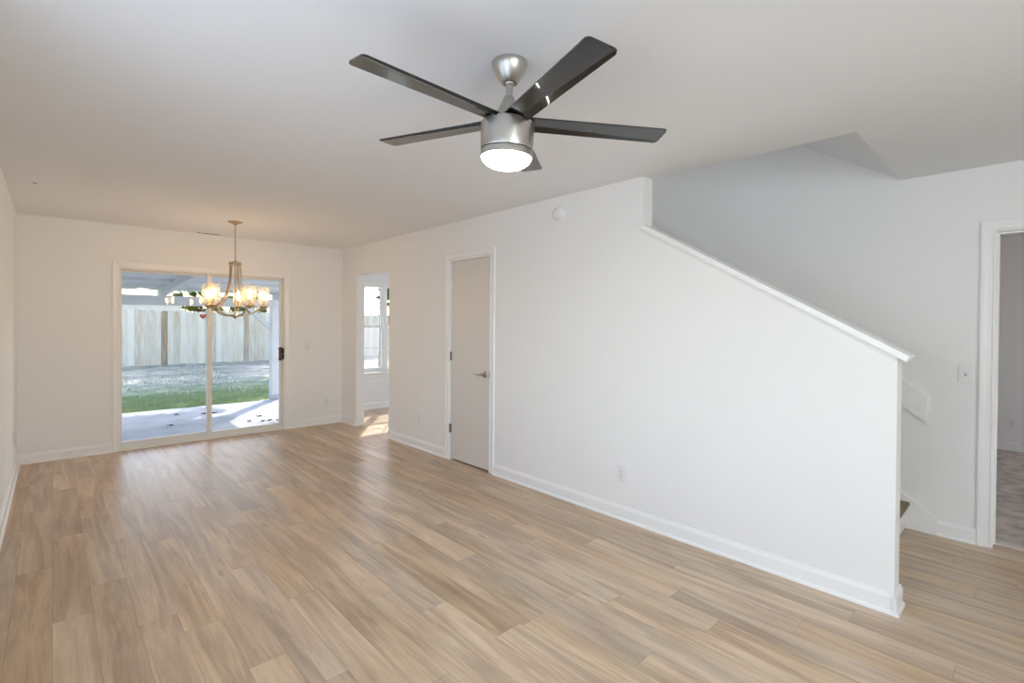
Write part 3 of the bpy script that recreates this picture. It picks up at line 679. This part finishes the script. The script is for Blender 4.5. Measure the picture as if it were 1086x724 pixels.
e = empty('smoke_detector', (XP, 2.653, 2.298)); tag(e, 'round white smoke detector high on the right wall', 'smoke detector')
mb = MB(); mb.lathe([(0.062, 0), (0.062, 0.008), (0.058, 0.010)], (0, 0, 0), 40, MX); mb.build('base', M['plastic'], e)
mb = MB(); mb.lathe([(0.056, 0.010), (0.057, 0.020), (0.053, 0.032), (0.042, 0.040), (0.02, 0.043), (0, 0.0435)], (0, 0, 0), 40, MX); c_ = mb.build('cover', M['plastic'], e)
mb = MB(); mb.box((-0.0425, 0.004, 0.014), (-0.0412, 0.012, 0.034)); mb.build('sounder_slot', M['slot_grey'], c_)

e = empty('ceiling_vent', (1.335, 6.64, H)); tag(e, 'white rectangular air vent in the ceiling above the patio door', 'vent')
mb = MB(); X0, X1, Y0_, Y1_ = -0.14, 0.14, -0.055, 0.055
mb.box((X0, Y0_, -0.007), (X1, Y0_+0.02, 0), 0.002); mb.box((X0, Y1_-0.02, -0.007), (X1, Y1_, 0), 0.002); mb.box((X0, Y0_+0.02, -0.007), (X0+0.018, Y1_-0.02, 0), 0.002); mb.box((X1-0.018, Y0_+0.02, -0.007), (X1, Y1_-0.02, 0), 0.002); mb.box((-0.08, Y0_+0.02, -0.007), (-0.07, Y1_-0.02, 0))
mb.build('vent_frame', M['trim'], e)
mb = MB(); mb.box((X0+0.01, Y0_+0.01, -0.002), (X1-0.01, Y1_-0.01, -0.001)); mb.build('duct', M['slot'], e)
mb = MB()
for i in range(4):
    y = -0.028+i*0.018; mb.prism([(y, -0.006), (y+0.0015, -0.006), (y+0.008, -0.002), (y+0.0065, -0.002)], 'x', -0.065, X1-0.02)
mb.build('louvre', M['slot_grey'], e)
mb = MB(); mb.lathe([(0.013, 0), (0.013, -0.002), (0.009, -0.004), (0, -0.0045)], (0, 0, 0), 20); o = mb.build('ceiling_hook', M['slot_grey'], loc=None); o.location = (-0.1, 5.17, H); tag(o, 'tiny grey round plate on the ceiling near the left wall', 'plate')
mb = MB(); mb.lathe([(0.008, 0), (0.008, -0.002), (0.005, -0.003), (0, -0.0035)], (0, 0, 0), 20); o = mb.build('ceiling_hook', M['slot_grey']); o.location = (0.37, 1.46, H); tag(o, 'tiny pale grey spot plate on the ceiling above the open floor', 'plate')

# ------------------------------------------------------------------ ceiling fan
FX, FY = 1.3254, 1.4434
fan = empty('ceiling_fan', (FX, FY, H)); tag(fan, 'brushed nickel ceiling fan with five glossy black blades and a lit round light', 'ceiling fan')
tiltM = Matrix.Translation((0, 0, -0.085)) @ Matrix(((1, 0, 0.0161, 0), (0, 1, -0.0363, 0), (-0.0161, 0.0363, 1, 0), (0, 0, 0, 1))) @ Matrix.Translation((0, 0, 0.085))
mb = MB(); mb.lathe([(0.071, 0.0), (0.071, -0.008), (0.067, -0.022), (0.056, -0.045), (0.043, -0.066), (0.034, -0.078), (0.030, -0.082), (0.024, -0.083), (0.022, -0.078)], (0, 0, 0), 56); mb.build('canopy', M['nickel'], fan, angle=30)
mb = MB(); mb.lathe([(0.020, -0.072), (0.021, -0.080), (0.016, -0.088), (0.0135, -0.09), (0.0135, -0.145)], (0, 0, 0), 32); mb.build('downrod', M['nickel'], fan, tf=tiltM)
mb = MB(); mb.lathe([(0.019, -0.135), (0.022, -0.139), (0.026, -0.152), (0.034, -0.170), (0.044, -0.190), (0.05, -0.214)], (0, 0, 0), 48); mb.build('coupling', M['nickel'], fan, tf=tiltM)
mb = MB(); mb.lathe([(0.05, -0.212), (0.100, -0.236), (0.1055, -0.240), (0.1062, -0.245), (0.1045, -0.343), (0.1035, -0.346), (0.099, -0.347)], (0, 0, 0), 72); mb.build('motor_housing', M['nickel'], fan, tf=tiltM, angle=30)
mb = MB(); mb.lathe([(0.098, -0.344), (0.098, -0.351)], (0, 0, 0), 64); mb.build('groove', M['black'], fan, tf=tiltM)
mb = MB(); mb.lathe([(0.099, -0.3495), (0.1035, -0.350), (0.104, -0.353), (0.103, -0.3735), (0.101, -0.375), (0.096, -0.373)], (0, 0, 0), 72); mb.build('light_ring', M['nickel'], fan, tf=tiltM, angle=30)
mb = MB(); prof = [(0.0995*math.cos(R(a)), -0.372-0.046*math.sin(R(a))) for a in range(0, 91, 9)]; prof[-1] = (0, prof[-1][1]); mb.lathe(prof, (0, 0, 0), 64); mb.build('light_diffuser', M['fan_light'], fan, tf=tiltM, angle=80)
def blade():
    t = bmesh.new(); w0, w1, r0, r1, th = 0.090, 0.1095, 0.055, 0.6427, 0.006
    def ring(x, w, f, drop):
        return [t.verts.new(p) for p in ((x, -w/2, th/2), (x, w/2, th/2), (x, w/2, -th/2-drop), (x, w/2-f, -th/2), (x, -w/2, -th/2))]
    sec = [ring(r0, w0, 0.040, 0.010), ring(r1-0.014, w1, 0.014, 0.003), ring(r1-0.004, w1-0.010, 0.008, 0.001), ring(r1, w1-0.030, 0.004, 0.0)]
    for A, B in zip(sec, sec[1:]):
        for i in range(5): t.faces.new((A[i], A[(i+1) % 5], B[(i+1) % 5], B[i]))
    t.faces.new(sec[0]); t.faces.new(sec[-1])
    bmesh.ops.recalc_face_normals(t, faces=t.faces)
    return t
for i in range(5):
    mb = MB(); mb.merge(blade()); b_ = mb.build('blade', M['blade'], fan)
    b_.matrix_local = tiltM @ Matrix.Translation((0, 0, 2.2103-H)) @ Matrix.Rotation(R(-180+72*i), 4, 'Z') @ Matrix.Rotation(R(-5.9), 4, 'X')
    m2 = MB(); m2.box((0.04, -0.034, 0.003), (0.15, 0.034, 0.009), 0.002); m2.build('blade_bracket', M['black'], b_)

# ------------------------------------------------------------------ chandelier
CX, CY = 1.375, 5.671
ch = empty('chandelier', (CX, CY, H)); tag(ch, 'champagne metal chandelier with five lit glass shades, hanging before the patio door', 'chandelier')
mb = MB(); mb.lathe([(0.070, 0), (0.070, -0.006), (0.062, -0.012), (0.03, -0.022), (0.016, -0.034), (0.012, -0.04)], (0, 0, 0), 40); mb.build('canopy', M['gold'], ch)
mb = MB(); z = -0.04; i = 0
while z > -0.395:
    pts = []
    for a in range(12):
        q = 2*math.pi*a/12; x, zz = 0.0075*math.cos(q), 0.016*math.sin(q)
        pts.append((x, 0, z-0.016+zz) if i % 2 == 0 else (0, x, z-0.016+zz))
    mb.tube(pts, 0.0024, 6, closed=True, ref=Vector((0, 1, 0)) if i % 2 == 0 else Vector((1, 0, 0))); z -= 0.0255; i += 1
mb.build('chain', M['gold'], ch)
ZT = -0.425
mb = MB(); mb.lathe([(0, ZT+0.028), (0.008, ZT+0.026), (0.012, ZT+0.014), (0.052, ZT+0.004), (0.058, ZT), (0.058, ZT-0.022), (0.053, ZT-0.026), (0.044, ZT-0.022)], (0, 0, 0), 40); mb.build('hub', M['gold'], ch)
mb = MB(); mb.lathe([(0.007, ZT), (0.007, -0.955), (0.02, -0.958), (0.052, -0.968), (0.05, -0.976), (0.022, -0.983), (0.012, -0.995), (0, -1.003)], (0, 0, 0), 32); mb.build('stem', M['gold'], ch)
toward = math.atan2(-CY, -CX)
RS = 0.27
def bez(P, n):
    out = []
    for i in range(n+1):
        t = i/n; a = [Vector(p) for p in P]
        while len(a) > 1: a = [a[j].lerp(a[j+1], t) for j in range(len(a)-1)]
        out.append(a[0])
    return out
flat = [(-0.0085, -0.003), (0.0085, -0.003), (0.0085, 0.003), (-0.0085, 0.003)]
for th in (-43, 29, 101, 173, 245):
    rz = toward+R(th); Q = Matrix.Rotation(rz, 4, 'Z')
    # seen from the camera, positive th swings to the right of the picture
    mb = MB(); P = bez([(0.046, 0, ZT-0.01), (0.050, 0, ZT-0.22), (0.062, 0, ZT-0.33), (0.16, 0, ZT-0.44), (0.215, 0, ZT-0.465)], 18); mb.sweep(P, flat, ref=Vector((0, 1, 0)))
    P = bez([(0.02, 0, -0.966), (0.13, 0, -0.985), (0.19, 0, -0.94), (0.225, 0, -0.865), (RS, 0, -0.887)], 14); mb.sweep(P, flat, ref=Vector((0, 1, 0)))
    # profile lies across the arm
    arm = mb.build('arm', M['gold'], ch, tf=Q)
    c0 = Q @ Vector((RS, 0, 0))
    mb = MB(); mb.lathe([(0, -0.905), (0.01, -0.902), (0.013, -0.888), (0.034, -0.880), (0.040, -0.868), (0.036, -0.864), (0.013, -0.862), (0.0125, -0.795)], (c0.x, c0.y, 0), 28); mb.build('cup', M['gold'], ch)
    mb = MB(); mb.lathe([(0.036, -0.860), (0.050, -0.855), (0.0555, -0.845), (0.0555, -0.655), (0.0535, -0.655), (0.0535, -0.843), (0.049, -0.852), (0.036, -0.857)], (c0.x, c0.y, 0), 36, cap=False); mb.build('shade', M['shade_glass'], ch)
    mb = MB(); mb.lathe([(0.010, -0.795), (0.012, -0.785), (0.019, -0.762), (0.0225, -0.742), (0.019, -0.722), (0.010, -0.711), (0, -0.709)], (c0.x, c0.y, 0), 24); mb.build('bulb', M['bulb'], ch)

# ------------------------------------------------------------------ outside: ground, patio, cover
ZG = -0.12
MB().box((-30, YBo, ZG-0.35), (60, 70, ZG-0.1)).build('ground', M['lawn'], kind=ST)
mb = MB(); mb.box((-30, 10.25, ZG-0.12), (60, 70, ZG-0.03)); mb.build('lawn', M['lawn'], kind=ST)
MB().box((-4, YBo, ZG-0.16), (XP, 10.3, ZG), 0.01).build('patio_slab', M['slab'], kind=ST)
MB().box((XP, YKo, ZG-0.16), (5.2, 10.3, ZG), 0.01).build('patio_slab.001', M['slab'], kind=ST)

pc = empty('patio_cover', (0, 10.3, ZG)); tag(pc, 'white painted patio cover with rafters on a front beam and posts', 'patio cover')
def pchild(mb, name, m, par=None): o = mb.build(name, m, par or pc); o.location = (0, -10.3, -ZG) if par is None else (0, 0, 0); return o
zr = lambda y: 2.045-0.057*(y-6.9)
mb = MB(); mb.box((-3.2, 10.3, 1.685), (3.36, 10.42, 1.85), 0.004); pchild(mb, 'front_beam', M['patio_paint'])
for x in (-2.4, -1.15, 0.1, 1.36, 3.28):
    mb = MB(); y6 = 6.9 if x < 3 else 7.6; mb.prism([(y6, zr(y6)), (10.75, zr(10.75)), (10.75, zr(10.75)+0.14), (y6, zr(y6)+0.14)], 'x', x, x+0.075 if x < 3 else x+0.06); pchild(mb, 'rafter', M['patio_paint'])
mb = MB()
mb.prism([(6.9, zr(6.9)+0.14), (10.8, zr(10.8)+0.14), (10.8, zr(10.8)+0.165), (6.9, zr(6.9)+0.165)], 'x', -3.3, 2.99)
mb.prism([(7.6, zr(7.6)+0.14), (10.8, zr(10.8)+0.14), (10.8, zr(10.8)+0.165), (7.6, zr(7.6)+0.165)], 'x', 2.99, 3.36)
for y in (7.65, 8.4, 9.15, 9.9):
    mb.prism([(y, zr(y)+0.105), (y+0.09, zr(y+0.09)+0.105), (y+0.09, zr(y+0.09)+0.14), (y, zr(y)+0.14)], 'x', -3.25, 3.3)
pchild(mb, 'roof_deck', M['patio_paint'])
for x in (3.14, -2.9):
    mb = MB(); mb.box((x, 10.28, ZG), (x+0.16, 10.44, 1.685), 0.006); p_ = pchild(mb, 'post', M['patio_paint'])
    mb = MB(); mb.box((x-0.02, 10.26, ZG), (x+0.18, 10.46, ZG+0.10), 0.006); pchild(mb, 'plinth', M['slab'], p_)
mb = MB(); mb.prism([(3.15, 1.22), (3.15, 1.34), (2.80, 1.69), (2.68, 1.69)], 'y', 10.32, 10.40); pchild(mb, 'brace', M['patio_paint'])

# dry leaves lying on the slab
def leaf_mesh(rs):
    t = bmesh.new(); pts = []
    for i in range(10):
        a = 2*math.pi*i/10; r = 0.045*(1+0.35*(1 if i % 2 == 0 else -0.6)*rs.uniform(0.5, 1)); pts.append((r*math.cos(a), 0.7*r*math.sin(a), 0.003+0.014*abs(math.sin(a*1.5))))
    A = [t.verts.new(p) for p in pts]; B = [t.verts.new((p[0], p[1], p[2]-0.002)) for p in pts]; c = t.verts.new((0, 0, 0.004)); d = t.verts.new((0, 0, 0.002)); n = 10
    for i in range(n):
        j = (i+1) % n; t.faces.new((A[i], A[j], c)); t.faces.new((B[j], B[i], d)); t.faces.new((A[j], A[i], B[i], B[j]))
    return t
rs = random.Random(11)
leaf_spots = [(1.47, 9.57, 'curled brown leaf on the patio slab, alone in the left pane near the lawn'), (1.82, 9.40, 'curled brown leaf just left of the middle stile'), (1.97, 9.36, 'curled brown leaf just right of the middle stile'),
    (1.25, 8.63, 'small leaf lying in the left pane, nearest the house'), (2.43, 8.58, 'dark leaf alone on the slab, upper of those in the right pane'), (2.20, 8.25, 'dark leaf on the slab, leftmost of those low in the right pane'), (2.36, 8.12, 'left leaf of the close pair in the right pane'), (2.455, 8.13, 'right leaf of the close pair in the right pane'), (2.56, 8.06, 'leaf on the slab beside the right door jamb')]
for x, y, lb in leaf_spots:
    mb = MB(); mb.merge(leaf_mesh(rs)); o = mb.build('dry_leaf', M['dead_leaf']); o.location = (x, y, ZG-0.0005); o.rotation_euler = (0, 0, rs.uniform(0, 6)); o.scale = (0.85, 0.85, 1.2); tag(o, lb, 'leaf', 'dry leaves on the patio')

# ------------------------------------------------------------------ fence
YFN = 21.3
fn = empty('picket_fence', (4, YFN, ZG)); tag(fn, 'weathered pale wooden fence of dog-eared boards across the back yard', 'fence')
rf = random.Random(5)
pw = 0.19
mesh_p = []
for v in range(3):
    t = MB(); hgt = 1.95; t.prism([(0, 0), (pw-0.003, 0), (pw-0.003, hgt-0.04), (pw-0.045, hgt), (0.033, hgt), (0, hgt-0.04)], 'y', -0.01, 0.01); po = t.build('picket', M['picket'], fn); mesh_p.append(po.data)
    po.location = (-2.9+v*pw, 0, -0.02)
for i in range(3, 92):
    po = bpy.data.objects.new('picket', mesh_p[i % 3]); COL.objects.link(po); po.parent = fn; po.location = (-2.9+i*pw, rf.uniform(-0.006, 0.006), rf.uniform(-0.06, 0.0))
for z in (0.3, 0.95, 1.6):
    mb = MB(); mb.box((-3, 0.012, z), (14.6, 0.055, z+0.09)); mb.build('rail', M['picket'], fn)
for i in range(8):
    mb = MB(); mb.box((-2.9+i*2.4, 0.056, -0.1), (-2.8+i*2.4, 0.15, 1.9)); mb.build('post', M['picket'], fn)

# ------------------------------------------------------------------ neighbouring house beyond the fence
nh = empty('neighbor_house', (-2, 30, ZG)); tag(nh, 'pale neighbouring house with dark windows showing over the fence', 'house')
mb = MB(); mb.box((-8, 0, -0.3), (6.8, 7, 2.52)); mb.build('house_wall', M['house_wall'], nh)
for x in (3.05, 3.62):
    mb = MB(); mb.box((x-0.06, -0.05, 1.75), (x+0.46, 0.02, 2.42)); w_ = mb.build('house_window', M['trim'], nh)
    mb = MB(); mb.box((x, -0.06, 1.82), (x+0.40, -0.03, 2.36)); mb.build('house_pane', M['house_glass'], w_)
mb = MB(); mb.box((-8.3, -0.4, 2.52), (7.1, 7.3, 2.66), 0.01); mb.build('house_roof', M['house_roof'], nh)

# ------------------------------------------------------------------ trees beyond the fence
def tree(x, y, hgt, rad, zc, nl, m, label, seed, trunk=True, size=0.16, group='trees beyond the fence', flat=0.75):
    r = random.Random(seed); e = empty('tree', (x, y, ZG)); tag(e, label, 'tree', group)
    me = bpy.data.meshes.new('foliage'); V = []; Fc = []
    cl = [(r.gauss(0, rad*0.5), r.gauss(0, rad*0.5), zc+r.gauss(0, (hgt-zc)*0.45)) for _ in range(max(6, nl//90))]
    for i in range(nl):
        c = r.choice(cl); p = Vector((c[0]+r.gauss(0, rad*0.16), c[1]+r.gauss(0, rad*0.16), max(0.1, c[2]+r.gauss(0, rad*0.14))))
        a = Vector((r.gauss(0, 1), r.gauss(0, 1), r.gauss(0, 0.6))).normalized(); b = a.cross(Vector((r.gauss(0, 1), r.gauss(0, 1), r.gauss(0, 1)))).normalized(); s = size*r.uniform(0.6, 1.3)
        k_ = len(V); V.extend([tuple(p-a*s), tuple(p+b*s*0.45), tuple(p+a*s), tuple(p-b*s*0.45)]); Fc.append((k_, k_+1, k_+2, k_+3))
    me.from_pydata(V, [], Fc); me.materials.append(m); o = bpy.data.objects.new('foliage', me); COL.objects.link(o); o.parent = e
    mb = MB(); mb.tube([(0, 0, -0.3), (0.04, 0.02, zc*0.4), (-0.05, 0.03, zc*0.8), (0.02, 0, hgt*0.85)], max(0.05, rad*0.07), 10, scale=[1.3, 1.0, 0.8, 0.3])
    for i in range(7):
        a = i*0.9+r.random(); z0 = zc*(0.55+0.08*i); L = rad*0.7
        mb.tube([(0, 0, z0), (L*0.5*math.cos(a), L*0.5*math.sin(a), z0+L*0.35), (L*math.cos(a), L*math.sin(a), z0+L*0.8)], max(0.03, rad*0.03), 8, scale=[1, 0.7, 0.3])
    mb.build('trunk', M['bark'], e)
    return e
tree(7.0, 20.0, 9.5, 2.1, 6.9, 4200, M['leaf_b'], 'tall broad yard tree with a high crown, before the fence', 21, size=0.2, group='yard trees')
tree(9.3, 27.6, 11.5, 2.4, 8.2, 5200, M['leaf_b'], 'tallest dark tree standing behind the fence', 22, size=0.2)
tree(5.5, 15.1, 8.0, 0.8, 6.6, 1500, M['leaf_a'], 'slender yard tree closest to the patio', 26, size=0.17, group='yard trees')
tree(6.7, 12.6, 7.6, 0.8, 6.0, 1300, M['leaf_a'], 'slender yard tree right of the patio, in front of the other yard trees', 28, size=0.17, group='yard trees')
tree(13.1, 24.4, 4.8, 0.9, 3.5, 900, M['leaf_b'], 'leafy tree behind the fence, seen through the kitchen window', 24)
for i, (x, y, hh, lb) in enumerate(((4.45, 23.3, 3.5, 'rounded shrub behind the fence, at the right end of the neighbouring house'), (6.15, 23.7, 3.3, 'rounded shrub behind the fence, showing under the chandelier'), (7.85, 23.3, 3.6, 'rounded shrub behind the fence, beside the patio post'))):
    tree(x, y, hh, 0.58, 2.4, 2400, M['leaf_a'], lb, 31+i, size=0.1, group='shrubs behind the fence')
# ------------------------------------------------------------------ short grass growing on the lawn
def grass():
    r = random.Random(9); me = bpy.data.meshes.new('grass'); V = []; Fc = []
    for i in range(26000):
        y = 10.32+10.6*r.random()**1.5; x = r.uniform(0.4+(y-10)*0.05, 3.6+(y-10)*0.36)
        if y > 12.6 and r.random() < 0.8: continue
        if y < 10.6 and 2.95 < x < 3.45: continue
        if x > 3.9 and y > 11.4: continue
        h_ = r.uniform(0.03, 0.075); a = r.uniform(0, 6.28); w = 0.007; dx, dy = math.cos(a)*w, math.sin(a)*w; b = r.uniform(-0.03, 0.03)
        k_ = len(V); V.extend([(x-dx, y-dy, ZG-0.031), (x+dx, y+dy, ZG-0.031), (x+b, y+b*0.7, ZG-0.03+h_)]); Fc.append((k_, k_+1, k_+2))
    me.from_pydata(V, [], Fc); me.materials.append(M['grass']); o = bpy.data.objects.new('grass', me); COL.objects.link(o)
    tag(o, 'short green grass growing on the lawn beyond the patio', 'grass', kind='stuff')
grass()
